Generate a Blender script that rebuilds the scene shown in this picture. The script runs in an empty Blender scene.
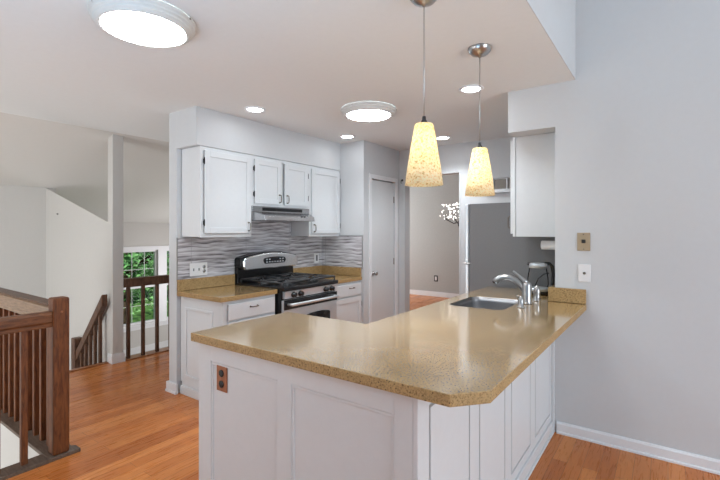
import bpy, bmesh, math, random
from mathutils import Vector, Matrix
random.seed(7)
PI = math.pi
S = bpy.context.scene
COL = S.collection

# ------------------------------------------------------------------ camera
cam_d = bpy.data.cameras.new('camera')
cam = bpy.data.objects.new('camera', cam_d)
COL.objects.link(cam)
cam_d.sensor_width = 36.0
cam_d.lens = 429.0 / 720.0 * 36.0
cam_d.shift_y = -9.5 / 720.0
cam_d.clip_start = 0.05
cam.location = (0, 0, 1.41)
cam.rotation_euler = (PI / 2, 0, math.atan2(308, 429))
S.camera = cam

# ------------------------------------------------------------------ world, sun, daylight, added fill lights
w = bpy.data.worlds.new('sky'); S.world = w
w.use_nodes = True
nt = w.node_tree
bg = nt.nodes['Background']
sky = nt.nodes.new('ShaderNodeTexSky')
sky.sky_type = 'HOSEK_WILKIE'
sky.sun_direction = (0.3, -0.7, 0.65)
sky.turbidity = 3.0
nt.links.new(sky.outputs[0], bg.inputs[0])
bg.inputs[1].default_value = 0.9

sd = bpy.data.lights.new('sun', 'SUN'); sd.energy = 6.0; sd.angle = math.radians(2); sd.color = (1, .95, .86)
so = bpy.data.objects.new('sun', sd); COL.objects.link(so)
so.rotation_euler = Vector((-0.30, 0.70, -0.65)).to_track_quat('-Z', 'Y').to_euler()


def area(name, loc, direction, sx, sy, power, color=(1, 1, 1), spread=PI):
    d = bpy.data.lights.new(name, 'AREA'); d.shape = 'RECTANGLE'; d.size = sx; d.size_y = sy
    d.energy = power; d.color = color; d.spread = spread
    o = bpy.data.objects.new(name, d); COL.objects.link(o)
    o.location = loc
    o.rotation_euler = Vector(direction).to_track_quat('-Z', 'Z').to_euler()
    return o


area('daylight_dining_window', (3.90, 0.9, 1.55), (-1, 0.05, 0.2), 3.2, 2.3, 178, (0.80, 0.90, 1.0))
area('rear_fill', (-0.6, -2.90, 1.45), (0, 1, 0.35), 2.6, 2.0, 11, (0.32, 0.66, 1.0))  # added bluish fill that cools and lifts the peninsula front
area('foyer_fill', (-4.5, -2.85, 0.3), (-0.8, 1, 0.1), 2.0, 2.2, 195, (0.95, 0.97, 1.0))  # added fill for the foyer walls; the entry wall has no opening
area('living_fill', (-6.6, 5.5, 0.35), (0, -1, 0.1), 2.0, 1.6, 45, (1.0, 0.97, 1.0))  # added fill for foyer and living side; solid wall behind it
area('far_room_fill', (-6.1, 7.05, 1.5), (1, 0, 0.1), 2.2, 1.6, 80, (0.92, 0.96, 1.0))  # added fill to brighten the far room; no window in that wall
# added upward fill behind the camera, brightens and cools the ceiling
area('ceiling_fill', (-0.9, -0.8, 1.0), (-0.15, 0.45, 1), 1.4, 1.4, 27, (0.38, 0.71, 1.0), math.radians(120))

def beam(loc, power):
    d = bpy.data.lights.new('peninsula_fill', 'SPOT'); d.energy = power; d.color = (.93, .965, 1); d.spot_size = math.radians(110); d.spot_blend = 1; d.shadow_soft_size = .3
    o = bpy.data.objects.new('peninsula_fill', d); COL.objects.link(o); o.location = loc


beam((-1.05, 2.0, 2.42), 120)      # added spot without a fixture, brightens the peninsula top

S.view_settings.view_transform = 'Standard'
S.view_settings.look = 'None'
S.view_settings.gamma = 1.0
S.view_settings.exposure = 0.0
S.view_settings.use_curve_mapping = False


# ------------------------------------------------------------------ materials
def new_mat(name):
    m = bpy.data.materials.new(name); m.use_nodes = True
    n = m.node_tree
    return m, n, n.nodes['Principled BSDF']


def nd(n, kind, **kw):
    o = n.nodes.new(kind)
    for k, v in kw.items():
        if hasattr(o, k):
            setattr(o, k, v)
        else:
            o.inputs[k.replace('_', ' ')].default_value = v
    return o


def ramp(n, fac, stops):
    r = n.nodes.new('ShaderNodeValToRGB')
    el = r.color_ramp.elements
    while len(el) < len(stops):
        el.new(0.5)
    for e, (p, c) in zip(el, stops):
        e.position = p; e.color = tuple(c) + (1,)
    n.links.new(fac, r.inputs[0])
    return r


def coords(n, scale=(1, 1, 1), rot=(0, 0, 0)):
    t = n.nodes.new('ShaderNodeTexCoord'); mp = n.nodes.new('ShaderNodeMapping')
    mp.inputs['Scale'].default_value = scale; mp.inputs['Rotation'].default_value = rot
    n.links.new(t.outputs['Object'], mp.inputs[0])
    return mp.outputs[0]


def paint(name, col, rough=0.6, var=0.03, bump=0.03, scale=30):
    m, n, b = new_mat(name)
    c = coords(n)
    ns = nd(n, 'ShaderNodeTexNoise', Scale=scale, Detail=3.0); n.links.new(c, ns.inputs['Vector'])
    lo = [max(0, x * (1 - var)) for x in col]; hi = [min(1, x * (1 + var)) for x in col]
    r = ramp(n, ns.outputs['Fac'], [(0.3, lo), (0.7, hi)])
    n.links.new(r.outputs[0], b.inputs['Base Color'])
    b.inputs['Roughness'].default_value = rough
    bp = nd(n, 'ShaderNodeBump', Strength=bump, Distance=0.002)
    n2 = nd(n, 'ShaderNodeTexNoise', Scale=scale * 8, Detail=2.0); n.links.new(c, n2.inputs['Vector'])
    n.links.new(n2.outputs['Fac'], bp.inputs['Height']); n.links.new(bp.outputs[0], b.inputs['Normal'])
    return m


def metal(name, col, rough=0.3, aniso=(1, 1, 60), met=1.0):
    m, n, b = new_mat(name)
    c = coords(n, aniso)
    ns = nd(n, 'ShaderNodeTexNoise', Scale=14.0, Detail=3.0); n.links.new(c, ns.inputs['Vector'])
    r = ramp(n, ns.outputs['Fac'], [(0.3, [x * 0.93 for x in col]), (0.7, col)])
    n.links.new(r.outputs[0], b.inputs['Base Color'])
    b.inputs['Metallic'].default_value = met
    b.inputs['Roughness'].default_value = rough
    return m


def wood(name, dark, light, rough=0.35, scale=(1, 1, 1), coat=0.2):
    m, n, b = new_mat(name)
    c = coords(n, scale)
    ns = nd(n, 'ShaderNodeTexNoise', Scale=9.0, Detail=6.0, Roughness=0.6, Distortion=0.6); n.links.new(c, ns.inputs['Vector'])
    r = ramp(n, ns.outputs['Fac'], [(0.32, dark), (0.68, light)])
    n.links.new(r.outputs[0], b.inputs['Base Color'])
    b.inputs['Roughness'].default_value = rough
    b.inputs['Coat Weight'].default_value = coat
    b.inputs['Coat Roughness'].default_value = 0.25
    b.inputs['Specular IOR Level'].default_value = 0.35
    bp = nd(n, 'ShaderNodeBump', Strength=0.08, Distance=0.002)
    n.links.new(ns.outputs['Fac'], bp.inputs['Height']); n.links.new(bp.outputs[0], b.inputs['Normal'])
    return m


def emissive(name, col, strength):
    m, n, b = new_mat(name)
    b.inputs['Base Color'].default_value = (.9, .9, .9, 1)
    b.inputs['Emission Color'].default_value = tuple(col) + (1,)
    b.inputs['Emission Strength'].default_value = strength
    return m


M = {}
M['wall'] = paint('wall_pale_grey_paint', (.615, .63, .642), .55, .008, .02)
M['foyer'] = paint('foyer_warm_grey_paint', (.60, .585, .555), .6, .008, .02)
M['foyerceiling'] = paint('foyer_ceiling_paint', (.68, .665, .63), .8, .008, .02)
M['ceiling'] = paint('ceiling_flat_paint', (.775, .80, .80), .8, .008, .02)
M['trim'] = paint('trim_white_satin', (.80, .81, .825), .35, .01, .01)
M['cabinet'] = paint('cabinet_white_satin', (.69, .71, .722), .38, .01, .01)
M['fixture'] = paint('fixture_off_white', (.66, .65, .62), .45, .01, 0)
M['plastic'] = paint('white_plastic', (.82, .82, .82), .3, .01, 0)
M['beigeplastic'] = paint('almond_plastic', (.40, .31, .20), .4, .03, 0)
M['copper'] = metal('aged_copper', (.30, .135, .08), .42)
M['black'] = paint('black_enamel', (.012, .012, .013), .25, .1, 0)
M['iron'] = metal('cast_iron', (.05, .05, .052), .3, (1, 1, 1), .3)
M['darkgap'] = paint('dark_gap', (.03, .03, .03), .8)
M['steel'] = metal('brushed_stainless', (.70, .745, .775), .34, met=.6)
M['guardsteel'] = metal('backguard_steel', (.74, .75, .76), .24, met=.9)
M['hoodsteel'] = metal('hood_steel', (.50, .50, .51), .27)
M['sinksteel'] = metal('satin_sink_steel', (.42, .42, .43), .33)
M['chrome'] = metal('brushed_nickel', (.45, .45, .45), .28)
M['bronze'] = metal('antique_pull_metal', (.20, .17, .14), .35)
M['fridge'] = paint('fridge_grey_side', (.175, .175, .18), .45, .03, .05, 80)
M['greywall'] = paint('far_room_wall_paint', (.43, .425, .405), .65)
M['carpet'] = paint('lower_carpet', (.5, .47, .42), .95, .08, .3, 60)
M['railwood'] = wood('railing_dark_oak', (.068, .018, .0045), (.205, .066, .018), .5, (9, 9, 1.2), .04)
M['handwood'] = wood('handrail_oak_along_y', (.07, .021, .006), (.21, .074, .022), .48, (9, 1.2, 9), .05)
M['handwoodx'] = wood('handrail_oak_along_x_lit', (.14, .075, .035), (.33, .20, .11), .36, (1.6, 9, 14))  # lighter than the other rail: light on its front face is in the colour
M['railgrey'] = wood('walnut_stained_rail', (.065, .032, .018), (.16, .080, .045), .45, (6, 6, 1.5), .05)
M['plinth'] = wood('worn_stair_cap_wood', (.075, .05, .035), (.16, .11, .08), .5, (1.5, 8, 8))
M['nosing'] = wood('red_oak_nosing', (.25, .085, .03), (.45, .19, .08), .35, (8, 1.5, 8))
M['bark'] = wood('bark', (.03, .02, .012), (.10, .07, .045), .9, (6, 6, 1), 0)
M['diffuser'] = emissive('lit_diffuser', (.84, .935, 1), 34)
M['canlens'] = emissive('lit_downlight_lens', (.94, .97, 1), 25)
M['bulb'] = emissive('lit_bulb', (1, .92, .76), 40)
M['crystal'] = emissive('lit_crystal', (1, .98, .93), 2.5)


def mat_floor():
    m, n, b = new_mat('oak_plank_floor')
    c = coords(n, (1, 1, 1), (0, 0, PI / 2))
    br = n.nodes.new('ShaderNodeTexBrick')
    br.offset = 0.37; br.offset_frequency = 2; br.squash = 1
    br.inputs['Color1'].default_value = (0, 0, 0, 1); br.inputs['Color2'].default_value = (1, 1, 1, 1)
    br.inputs['Mortar'].default_value = (.5, .5, .5, 1)
    br.inputs['Scale'].default_value = 1.0
    br.inputs['Mortar Size'].default_value = 0.0012
    br.inputs['Mortar Smooth'].default_value = 0.2
    br.inputs['Bias'].default_value = 0.0
    br.inputs['Brick Width'].default_value = 0.95
    br.inputs['Row Height'].default_value = 0.083
    n.links.new(c, br.inputs['Vector'])
    g = coords(n, (22, 1.6, 1))
    ns = nd(n, 'ShaderNodeTexNoise', Scale=3.5, Detail=7.0, Roughness=0.6, Distortion=0.9); n.links.new(g, ns.inputs['Vector'])
    add = n.nodes.new('ShaderNodeMix'); add.data_type = 'RGBA'; add.inputs[0].default_value = 0.60
    n.links.new(br.outputs['Color'], add.inputs[6]); n.links.new(ns.outputs['Fac'], add.inputs[7])
    r = ramp(n, add.outputs[2], [(0.15, (.34, .088, .019)), (0.45, (.53, .168, .041)), (0.85, (.71, .275, .082))])
    gap = n.nodes.new('ShaderNodeMix'); gap.data_type = 'RGBA'
    n.links.new(br.outputs['Fac'], gap.inputs[0]); n.links.new(r.outputs[0], gap.inputs[6])
    gap.inputs[7].default_value = (.27, .085, .022, 1)
    n.links.new(gap.outputs[2], b.inputs['Base Color'])
    rr = ramp(n, ns.outputs['Fac'], [(0.2, (.22, .22, .22)), (0.8, (.36, .36, .36))])
    n.links.new(rr.outputs[0], b.inputs['Roughness'])
    b.inputs['Specular IOR Level'].default_value = 0.26
    bp = nd(n, 'ShaderNodeBump', Strength=0.12, Distance=0.002)
    n.links.new(ns.outputs['Fac'], bp.inputs['Height']); n.links.new(bp.outputs[0], b.inputs['Normal'])
    return m


def mat_quartz(name, polished):
    m, n, b = new_mat(name)
    c = coords(n)
    big = nd(n, 'ShaderNodeTexNoise', Scale=7.0, Detail=4.0, Roughness=0.6); n.links.new(c, big.inputs['Vector'])
    fine = nd(n, 'ShaderNodeTexNoise', Scale=150.0, Detail=3.0, Roughness=0.7); n.links.new(c, fine.inputs['Vector'])
    r1 = ramp(n, big.outputs['Fac'], [(0.3, (.405, .262, .112)), (0.7, (.495, .335, .155))])
    r2 = ramp(n, fine.outputs['Fac'], [(0.34, (.30, .22, .14)), (0.50, (.95, .95, .95)), (0.70, (1.2, 1.15, 1.05))])
    mul = n.nodes.new('ShaderNodeMix'); mul.data_type = 'RGBA'; mul.blend_type = 'MULTIPLY'; mul.inputs[0].default_value = 0.8
    n.links.new(r1.outputs[0], mul.inputs[6]); n.links.new(r2.outputs[0], mul.inputs[7])
    vo = nd(n, 'ShaderNodeTexVoronoi', Scale=75.0); n.links.new(c, vo.inputs['Vector'])
    sp = ramp(n, vo.outputs['Distance'], [(0.13, (1, 1, 1)), (0.24, (0, 0, 0))])
    wn = ramp(n, vo.outputs['Color'], [(0.58, (0, 0, 0)), (0.62, (1, 1, 1))])
    mm = n.nodes.new('ShaderNodeMath'); mm.operation = 'MULTIPLY'
    n.links.new(sp.outputs[0], mm.inputs[0]); n.links.new(wn.outputs[0], mm.inputs[1])
    fl = n.nodes.new('ShaderNodeMix'); fl.data_type = 'RGBA'
    n.links.new(mm.outputs[0], fl.inputs[0]); n.links.new(mul.outputs[2], fl.inputs[6]); fl.inputs[7].default_value = (.06, .033, .016, 1)
    n.links.new(fl.outputs[2], b.inputs['Base Color'])
    if polished:
        b.inputs['Roughness'].default_value = 0.16
        b.inputs['Specular IOR Level'].default_value = 0.9
        b.inputs['Coat Weight'].default_value = 1.0
        b.inputs['Coat IOR'].default_value = 1.6
        b.inputs['Coat Roughness'].default_value = 0.10
    else:
        b.inputs['Roughness'].default_value = 0.55
        b.inputs['Specular IOR Level'].default_value = 0.3
    return m


def mat_backsplash():
    m, n, b = new_mat('wavy_grey_glass_tile')
    c2 = coords(n)
    c3 = coords(n, (1.7, 1.7, 1))
    wv = n.nodes.new('ShaderNodeTexWave'); wv.wave_type = 'BANDS'; wv.bands_direction = 'Z'; wv.wave_profile = 'SAW'
    wv.inputs['Scale'].default_value = 8.0; wv.inputs['Distortion'].default_value = 3.4
    wv.inputs['Detail'].default_value = 0.0; wv.inputs['Detail Scale'].default_value = 0.50; wv.inputs['Detail Roughness'].default_value = 0.4
    n.links.new(c3, wv.inputs['Vector'])
    c4 = coords(n, (3.0, 3.0, 36))
    ns = nd(n, 'ShaderNodeTexNoise', Scale=1.6, Detail=2.0, Roughness=0.5); n.links.new(c4, ns.inputs['Vector'])
    av = n.nodes.new('ShaderNodeMath'); av.operation = 'MULTIPLY_ADD'; av.inputs[1].default_value = 0.34
    n.links.new(wv.outputs['Fac'], av.inputs[0]); n.links.new(ns.outputs['Fac'], av.inputs[2])
    r = ramp(n, av.outputs[0], [(0.38, (.16, .148, .153)), (0.50, (.34, .325, .34)), (0.64, (.50, .488, .51)), (0.84, (.72, .715, .74))])
    # tile joints every 0.305 m along the wall
    sx = n.nodes.new('ShaderNodeSeparateXYZ'); n.links.new(c2, sx.inputs[0])
    ad = n.nodes.new('ShaderNodeMath'); ad.operation = 'ADD'; n.links.new(sx.outputs[0], ad.inputs[0]); n.links.new(sx.outputs[1], ad.inputs[1])
    pm = n.nodes.new('ShaderNodeMath'); pm.operation = 'PINGPONG'; n.links.new(ad.outputs[0], pm.inputs[0]); pm.inputs[1].default_value = 0.305
    lt = n.nodes.new('ShaderNodeMath'); lt.operation = 'LESS_THAN'; n.links.new(pm.outputs[0], lt.inputs[0]); lt.inputs[1].default_value = 0.0016
    jm = n.nodes.new('ShaderNodeMix'); jm.data_type = 'RGBA'
    n.links.new(lt.outputs[0], jm.inputs[0]); n.links.new(r.outputs[0], jm.inputs[6]); jm.inputs[7].default_value = (.34, .33, .34, 1)
    n.links.new(jm.outputs[2], b.inputs['Base Color'])
    b.inputs['Roughness'].default_value = 0.22
    bp = nd(n, 'ShaderNodeBump', Strength=0.12, Distance=0.003)
    n.links.new(av.outputs[0], bp.inputs['Height']); n.links.new(bp.outputs[0], b.inputs['Normal'])
    return m


def mat_glass(name, tint=(.95, .97, .97), rough=0.0, fac=0.10):
    m, n, b = new_mat(name)
    out = n.nodes['Material Output']
    tr = n.nodes.new('ShaderNodeBsdfTransparent'); tr.inputs[0].default_value = tuple(tint) + (1,)
    gl = n.nodes.new('ShaderNodeBsdfGlossy'); gl.inputs['Roughness'].default_value = rough
    lw = n.nodes.new('ShaderNodeLayerWeight'); lw.inputs[0].default_value = fac
    mx = n.nodes.new('ShaderNodeMixShader')
    n.links.new(lw.outputs['Fresnel'], mx.inputs[0]); n.links.new(tr.outputs[0], mx.inputs[1]); n.links.new(gl.outputs[0], mx.inputs[2])
    n.links.new(mx.outputs[0], out.inputs[0])
    return m


def mat_shade():
    m, n, b = new_mat('mottled_amber_art_glass')
    c = coords(n)
    a = nd(n, 'ShaderNodeTexNoise', Scale=105.0, Detail=6.0, Roughness=0.65); n.links.new(c, a.inputs['Vector'])
    r = ramp(n, a.outputs['Fac'], [(0.30, (.36, .26, .07)), (0.40, (.72, .57, .25)), (0.50, (.96, .84, .56)), (0.70, (1, .93, .74))])
    n.links.new(r.outputs[0], b.inputs['Base Color'])
    n.links.new(r.outputs[0], b.inputs['Emission Color'])
    b.inputs['Emission Strength'].default_value = 0.15
    b.inputs['Roughness'].default_value = 0.3
    b.inputs['Transmission Weight'].default_value = 0.0
    # the wall of the shade passes part of the bulb's light
    out = n.nodes['Material Output']
    tl = n.nodes.new('ShaderNodeBsdfTranslucent'); n.links.new(r.outputs[0], tl.inputs[0])
    mx = n.nodes.new('ShaderNodeMixShader'); mx.inputs[0].default_value = 0.35
    n.links.new(b.outputs[0], mx.inputs[1]); n.links.new(tl.outputs[0], mx.inputs[2]); n.links.new(mx.outputs[0], out.inputs[0])
    return m


def mat_leaf():
    m, n, b = new_mat('tree_leaves')
    c = coords(n)
    a = nd(n, 'ShaderNodeTexNoise', Scale=1.4, Detail=4.0); n.links.new(c, a.inputs['Vector'])
    r = ramp(n, a.outputs['Fac'], [(0.3, (.05, .19, .06)), (0.5, (.17, .42, .14)), (0.7, (.42, .68, .34))])
    n.links.new(r.outputs[0], b.inputs['Base Color'])
    b.inputs['Roughness'].default_value = 0.6
    return m


M['floor'] = mat_floor(); M['quartz'] = mat_quartz('polished_speckled_quartz', True); M['quartzedge'] = mat_quartz('sawn_speckled_quartz_edge', False); M['tile'] = mat_backsplash()
M['glass'] = mat_glass('window_glass'); M['kettleglass'] = mat_glass('kettle_glass', (.93, .95, .96), 0.02, 0.10)
M['darkglass'] = paint('dark_oven_glass', (.02, .02, .022), .08, .05, 0)
M['shade'] = mat_shade(); M['leaf'] = mat_leaf()
M['grass'] = paint('lawn', (.08, .20, .04), .9, .3, .3, 4)
M['siding'] = paint('pale_blue_siding', (.55, .68, .80), .7)
M['roofing'] = paint('grey_shingle', (.18, .19, .22), .8)
M['paper'] = paint('paper_towel', (.85, .85, .84), .9, .02, .2, 60)
M['louver'] = paint('grey_duct_interior', (.20, .20, .205), .6)


# ------------------------------------------------------------------ helpers
def bm_new():
    return bmesh.new()


def box(bm, x0, x1, y0, y1, z0, z1, bev=0.0, seg=2):
    t = bmesh.new()
    bmesh.ops.create_cube(t, size=1)
    sx, sy, sz = abs(x1 - x0), abs(y1 - y0), abs(z1 - z0)
    for v in t.verts:
        v.co = Vector(((x0 + x1) / 2 + v.co.x * sx, (y0 + y1) / 2 + v.co.y * sy, (z0 + z1) / 2 + v.co.z * sz))
    if bev > 0:
        bmesh.ops.bevel(t, geom=t.edges[:], offset=min(bev, .45 * min(sx, sy, sz)), segments=seg, affect='EDGES', profile=.5)
    merge(bm, t)
    return bm


def merge(bm, t, smooth=False):
    me = bpy.data.meshes.new('tmp')
    if smooth:
        for f in t.faces: f.smooth = True
    t.to_mesh(me); t.free()
    bm.from_mesh(me); bpy.data.meshes.remove(me)


def fbox(bm, face, u0, u1, d0, d1, z0, z1, bev=0.0):
    """box on a wall face: face 'X' -> depth along x, width along y; face 'Y' -> depth along y, width along x"""
    if face == 'X':
        return box(bm, min(d0, d1), max(d0, d1), u0, u1, z0, z1, bev)
    return box(bm, u0, u1, min(d0, d1), max(d0, d1), z0, z1, bev)


def lathe(bm, prof, center=(0, 0, 0), axis='Z', seg=32, cap=True, smooth=True):
    """prof: list of (radius, height)"""
    t = bmesh.new()
    rings = []
    for r, h in prof:
        if r < 1e-5:
            rings.append([t.verts.new((0, 0, h))])
        else:
            rings.append([t.verts.new((r * math.cos(2 * PI * k / seg), r * math.sin(2 * PI * k / seg), h)) for k in range(seg)])
    for a, b in zip(rings, rings[1:]):
        for k in range(seg):
            k2 = (k + 1) % seg
            if len(a) == 1 and len(b) == 1: continue
            if len(a) == 1: t.faces.new((a[0], b[k], b[k2]))
            elif len(b) == 1: t.faces.new((a[k], a[k2], b[0]))
            else: t.faces.new((a[k], a[k2], b[k2], b[k]))
    if cap:
        if len(rings[0]) > 1: t.faces.new(rings[0][::-1])
        if len(rings[-1]) > 1: t.faces.new(rings[-1])
    bmesh.ops.recalc_face_normals(t, faces=t.faces[:])
    R = {'Z': Matrix.Identity(4), 'X': Matrix.Rotation(PI / 2, 4, 'Y'), 'Y': Matrix.Rotation(-PI / 2, 4, 'X'), '-Y': Matrix.Rotation(PI / 2, 4, 'X')}[axis]
    bmesh.ops.transform(t, matrix=Matrix.Translation(center) @ R, verts=t.verts[:])
    for f in t.faces: f.smooth = smooth and len(f.verts) <= 4
    me = bpy.data.meshes.new('tmp'); t.to_mesh(me); t.free(); bm.from_mesh(me); bpy.data.meshes.remove(me)
    return bm


def tube(bm, pts, rad, seg=10, sq=None):
    """swept tube along pts; rad a number or list"""
    pts = [Vector(p) for p in pts]
    if not isinstance(rad, (list, tuple)): rad = [rad] * len(pts)
    t = bmesh.new(); rings = []
    up = Vector((0, 0, 1))
    prev = None
    for i, p in enumerate(pts):
        d = (pts[min(i + 1, len(pts) - 1)] - pts[max(i - 1, 0)]).normalized()
        if prev is None:
            a = d.cross(up)
            if a.length < 1e-3: a = d.cross(Vector((1, 0, 0)))
            a.normalize()
        else:
            a = (prev - d * prev.dot(d)).normalized()
        prev = a
        b2 = d.cross(a)
        rings.append([t.verts.new(p + (a * math.cos(2 * PI * k / seg) + b2 * math.sin(2 * PI * k / seg)) * rad[i]) for k in range(seg)])
    for A, B in zip(rings, rings[1:]):
        for k in range(seg):
            t.faces.new((A[k], A[(k + 1) % seg], B[(k + 1) % seg], B[k]))
    t.faces.new(rings[0][::-1]); t.faces.new(rings[-1])
    bmesh.ops.recalc_face_normals(t, faces=t.faces[:])
    for f in t.faces: f.smooth = len(f.verts) == 4
    me = bpy.data.meshes.new('tmp'); t.to_mesh(me); t.free(); bm.from_mesh(me); bpy.data.meshes.remove(me)
    return bm


def prism(bm, poly, e0, e1, axis='Z', bev=0.0):
    """extrude a polygon. axis Z: poly (x,y); axis X: poly (y,z); axis Y: poly (x,z)"""
    t = bmesh.new()
    def P(u, v, e):
        return {'Z': (u, v, e), 'X': (e, u, v), 'Y': (u, e, v)}[axis]
    a = [t.verts.new(P(u, v, e0)) for u, v in poly]; b = [t.verts.new(P(u, v, e1)) for u, v in poly]
    n = len(poly)
    t.faces.new(a[::-1]); t.faces.new(b)
    for k in range(n):
        t.faces.new((a[k], a[(k + 1) % n], b[(k + 1) % n], b[k]))
    bmesh.ops.recalc_face_normals(t, faces=t.faces[:])
    if bev > 0:
        bmesh.ops.bevel(t, geom=t.edges[:], offset=bev, segments=2, affect='EDGES', profile=.5)
    merge(bm, t)
    return bm


ORG = {}


def thing(name, label, cat, loc, group=None):
    o = bpy.data.objects.new(name, None); COL.objects.link(o)
    o.empty_display_size = 0.1
    o.location = loc; ORG[o] = Vector(loc)
    o['label'] = label; o['category'] = cat
    if group: o['group'] = group
    return o


def obj(name, bm, mat, parent=None, loc=None, bevel=0.0, smooth=False):
    """links bm (in world coordinates) as one mesh object under parent or with its own origin loc"""
    o_w = ORG[parent] if parent is not None else Vector(loc or (0, 0, 0))
    bmesh.ops.translate(bm, verts=bm.verts[:], vec=-o_w)
    me = bpy.data.meshes.new(name)
    bm.to_mesh(me); bm.free()
    mats = mat if isinstance(mat, (list, tuple)) else [mat]
    for m_ in mats: me.materials.append(m_)
    if mats[0] is M['quartz']:          # only the top faces are polished
        for p in me.polygons:
            if p.normal.z < .8: p.material_index = 1
    o = bpy.data.objects.new(name, me); COL.objects.link(o)
    if parent is not None:
        o.parent = parent
    else:
        o.location = o_w
    ORG[o] = o_w
    if bevel:
        md = o.modifiers.new('edge', 'BEVEL'); md.width = bevel; md.segments = 2; md.limit_method = 'ANGLE'; md.angle_limit = math.radians(40)
    return o


def struct(name, bm, mat, parent=None, loc=None):
    o = obj(name, bm, mat, parent, loc)
    if parent is None: o['kind'] = 'structure'
    return o


def tag(o, label, cat, group=None):
    o['label'] = label; o['category'] = cat
    if group: o['group'] = group
    return o


def dup(root, loc, label):
    """copy of a thing with its parts and sub-parts"""
    r = root.copy(); COL.objects.link(r); r.location = loc; r['label'] = label
    ORG[r] = Vector(loc)
    for ch in list(root.children):
        c = ch.copy(); COL.objects.link(c); c.parent = r
        for g in list(ch.children):
            d = g.copy(); COL.objects.link(d); d.parent = c
    return r


# ------------------------------------------------------------------ setting
# floors
bm = bm_new()
box(bm, -4.86, -0.4, 1.03, 5.0, -0.22, 0.0); box(bm, -0.4, 4.0, 1.03, 3.3, -0.22, 0.0)
box(bm, -3.06, 4.0, -3.0, 1.03, -0.22, 0.0)
box(bm, -3.6, 1.2, 5.0, 5.65, -0.22, 0.0); box(bm, -6.2, 1.2, 5.65, 8.5, -0.22, 0.0); box(bm, -4.86, -3.6, 5.0, 5.6, -.22, 0)
struct('floor', bm, M['floor'])
bm = bm_new(); box(bm, -8.3, -3.06, -3.0, 7.0, -1.05, -0.93); struct('floor_lower', bm, M['carpet'])
# ceilings
bm = bm_new(); box(bm, -4.72, -0.517, -3.0, 4.92, 2.44, 2.60); struct('ceiling', bm, M['ceiling'])
bm = bm_new()
prism(bm, [(-4.72, 2.44), (-8.30, 1.545), (-8.30, 1.645), (-4.72, 2.56)], -3.0, 5.65, 'Y')
struct('ceiling_foyer', bm, M['foyerceiling'])
bm = bm_new(); box(bm, -0.6, 4.1, -3.1, 3.4, 4.0, 4.1); struct('ceiling_dining', bm, M['ceiling'])
bm = bm_new(); box(bm, -3.6, 1.3, 4.92, 8.6, 2.75, 2.85); box(bm, -6.3, -3.6, 5.65, 8.6, 2.75, 2.85); struct('ceiling_far', bm, M['ceiling'])
bm = bm_new(); box(bm, -0.617, -0.517, -3.0, 3.24, 2.60, 4.0); box(bm, -0.5175, -0.517 + 0.004, -3.0, 3.24, 2.44, 4.0); struct('wall_header', bm, M['wall'])
# right wall
bm = bm_new(); box(bm, -0.643, 4.0, 3.24, 3.36, 0, 4.0); struct('wall_right', bm, M['wall'])
bm = bm_new(); box(bm, -0.640, -0.52, 3.36, 4.80, 0, 2.44); struct('wall_kitchen', bm, M['wall'])
bm = bm_new(); box(bm, -0.967, -0.643, 3.24, 4.80, 2.137, 2.44); struct('wall_soffit', bm, M['wall'])
# stove partition, soffit
bm = bm_new(); box(bm, -3.57, -3.455, 2.09, 4.0, 0, 2.44); struct('wall_left', bm, M['wall'])
bm = bm_new(); box(bm, -3.455, -3.162, 2.0902, 4.0, 2.12, 2.44); struct('wall_soffit_left', bm, M['wall'])
bm = bm_new(); box(bm, -3.57, -2.82, 4.0, 4.10, 0, 2.44)
struct('wall_partition', bm, M['wall'])
DY0, DY1, DZ = 4.150, 4.690, 2.02
bm = bm_new(); box(bm, -2.92, -2.82, 4.10, DY0, 0, 2.44); box(bm, -2.92, -2.82, DY1, 4.80, 0, 2.44); box(bm, -2.92, -2.82, DY0, DY1, DZ, 2.44)
struct('wall_pantry', bm, M['wall'])
# back wall with doorway and transom
TX0, TX1, TZ0, TZ1 = -1.62, -0.98, 1.868, 1.998
bm = bm_new()
box(bm, -3.0, -2.748, 4.80, 4.92, 0, 2.75); box(bm, -2.748, -1.994, 4.80, 4.92, 2.10, 2.75)
box(bm, -1.994, TX0, 4.80, 4.92, 0, 2.75); box(bm, TX1, -0.4, 4.80, 4.92, 0, 2.75)
box(bm, TX0, TX1, 4.80, 4.92, 0, TZ0); box(bm, TX0, TX1, 4.80, 4.92, TZ1, 2.75)
struct('wall_back', bm, M['wall'])
# far room
bm = bm_new(); box(bm, -6.2, 1.2, 8.4, 8.5, 0, 2.75); struct('wall_far', bm, M['greywall'])
bm = bm_new(); box(bm, -6.3, -6.2, 5.65, 8.5, 0, 2.75); struct('wall_far_left', bm, M['greywall'])
bm = bm_new(); box(bm, 1.2, 1.3, 4.92, 8.5, 0, 2.75); struct('wall_far_right', bm, M['greywall'])
bm = bm_new(); box(bm, -6.3, -3.57, 5.65, 5.72, 0, 2.75); box(bm, -3.57, -3.0, 4.80, 4.92, 0, 2.75); struct('wall_far_front', bm, M['greywall'])
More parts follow.
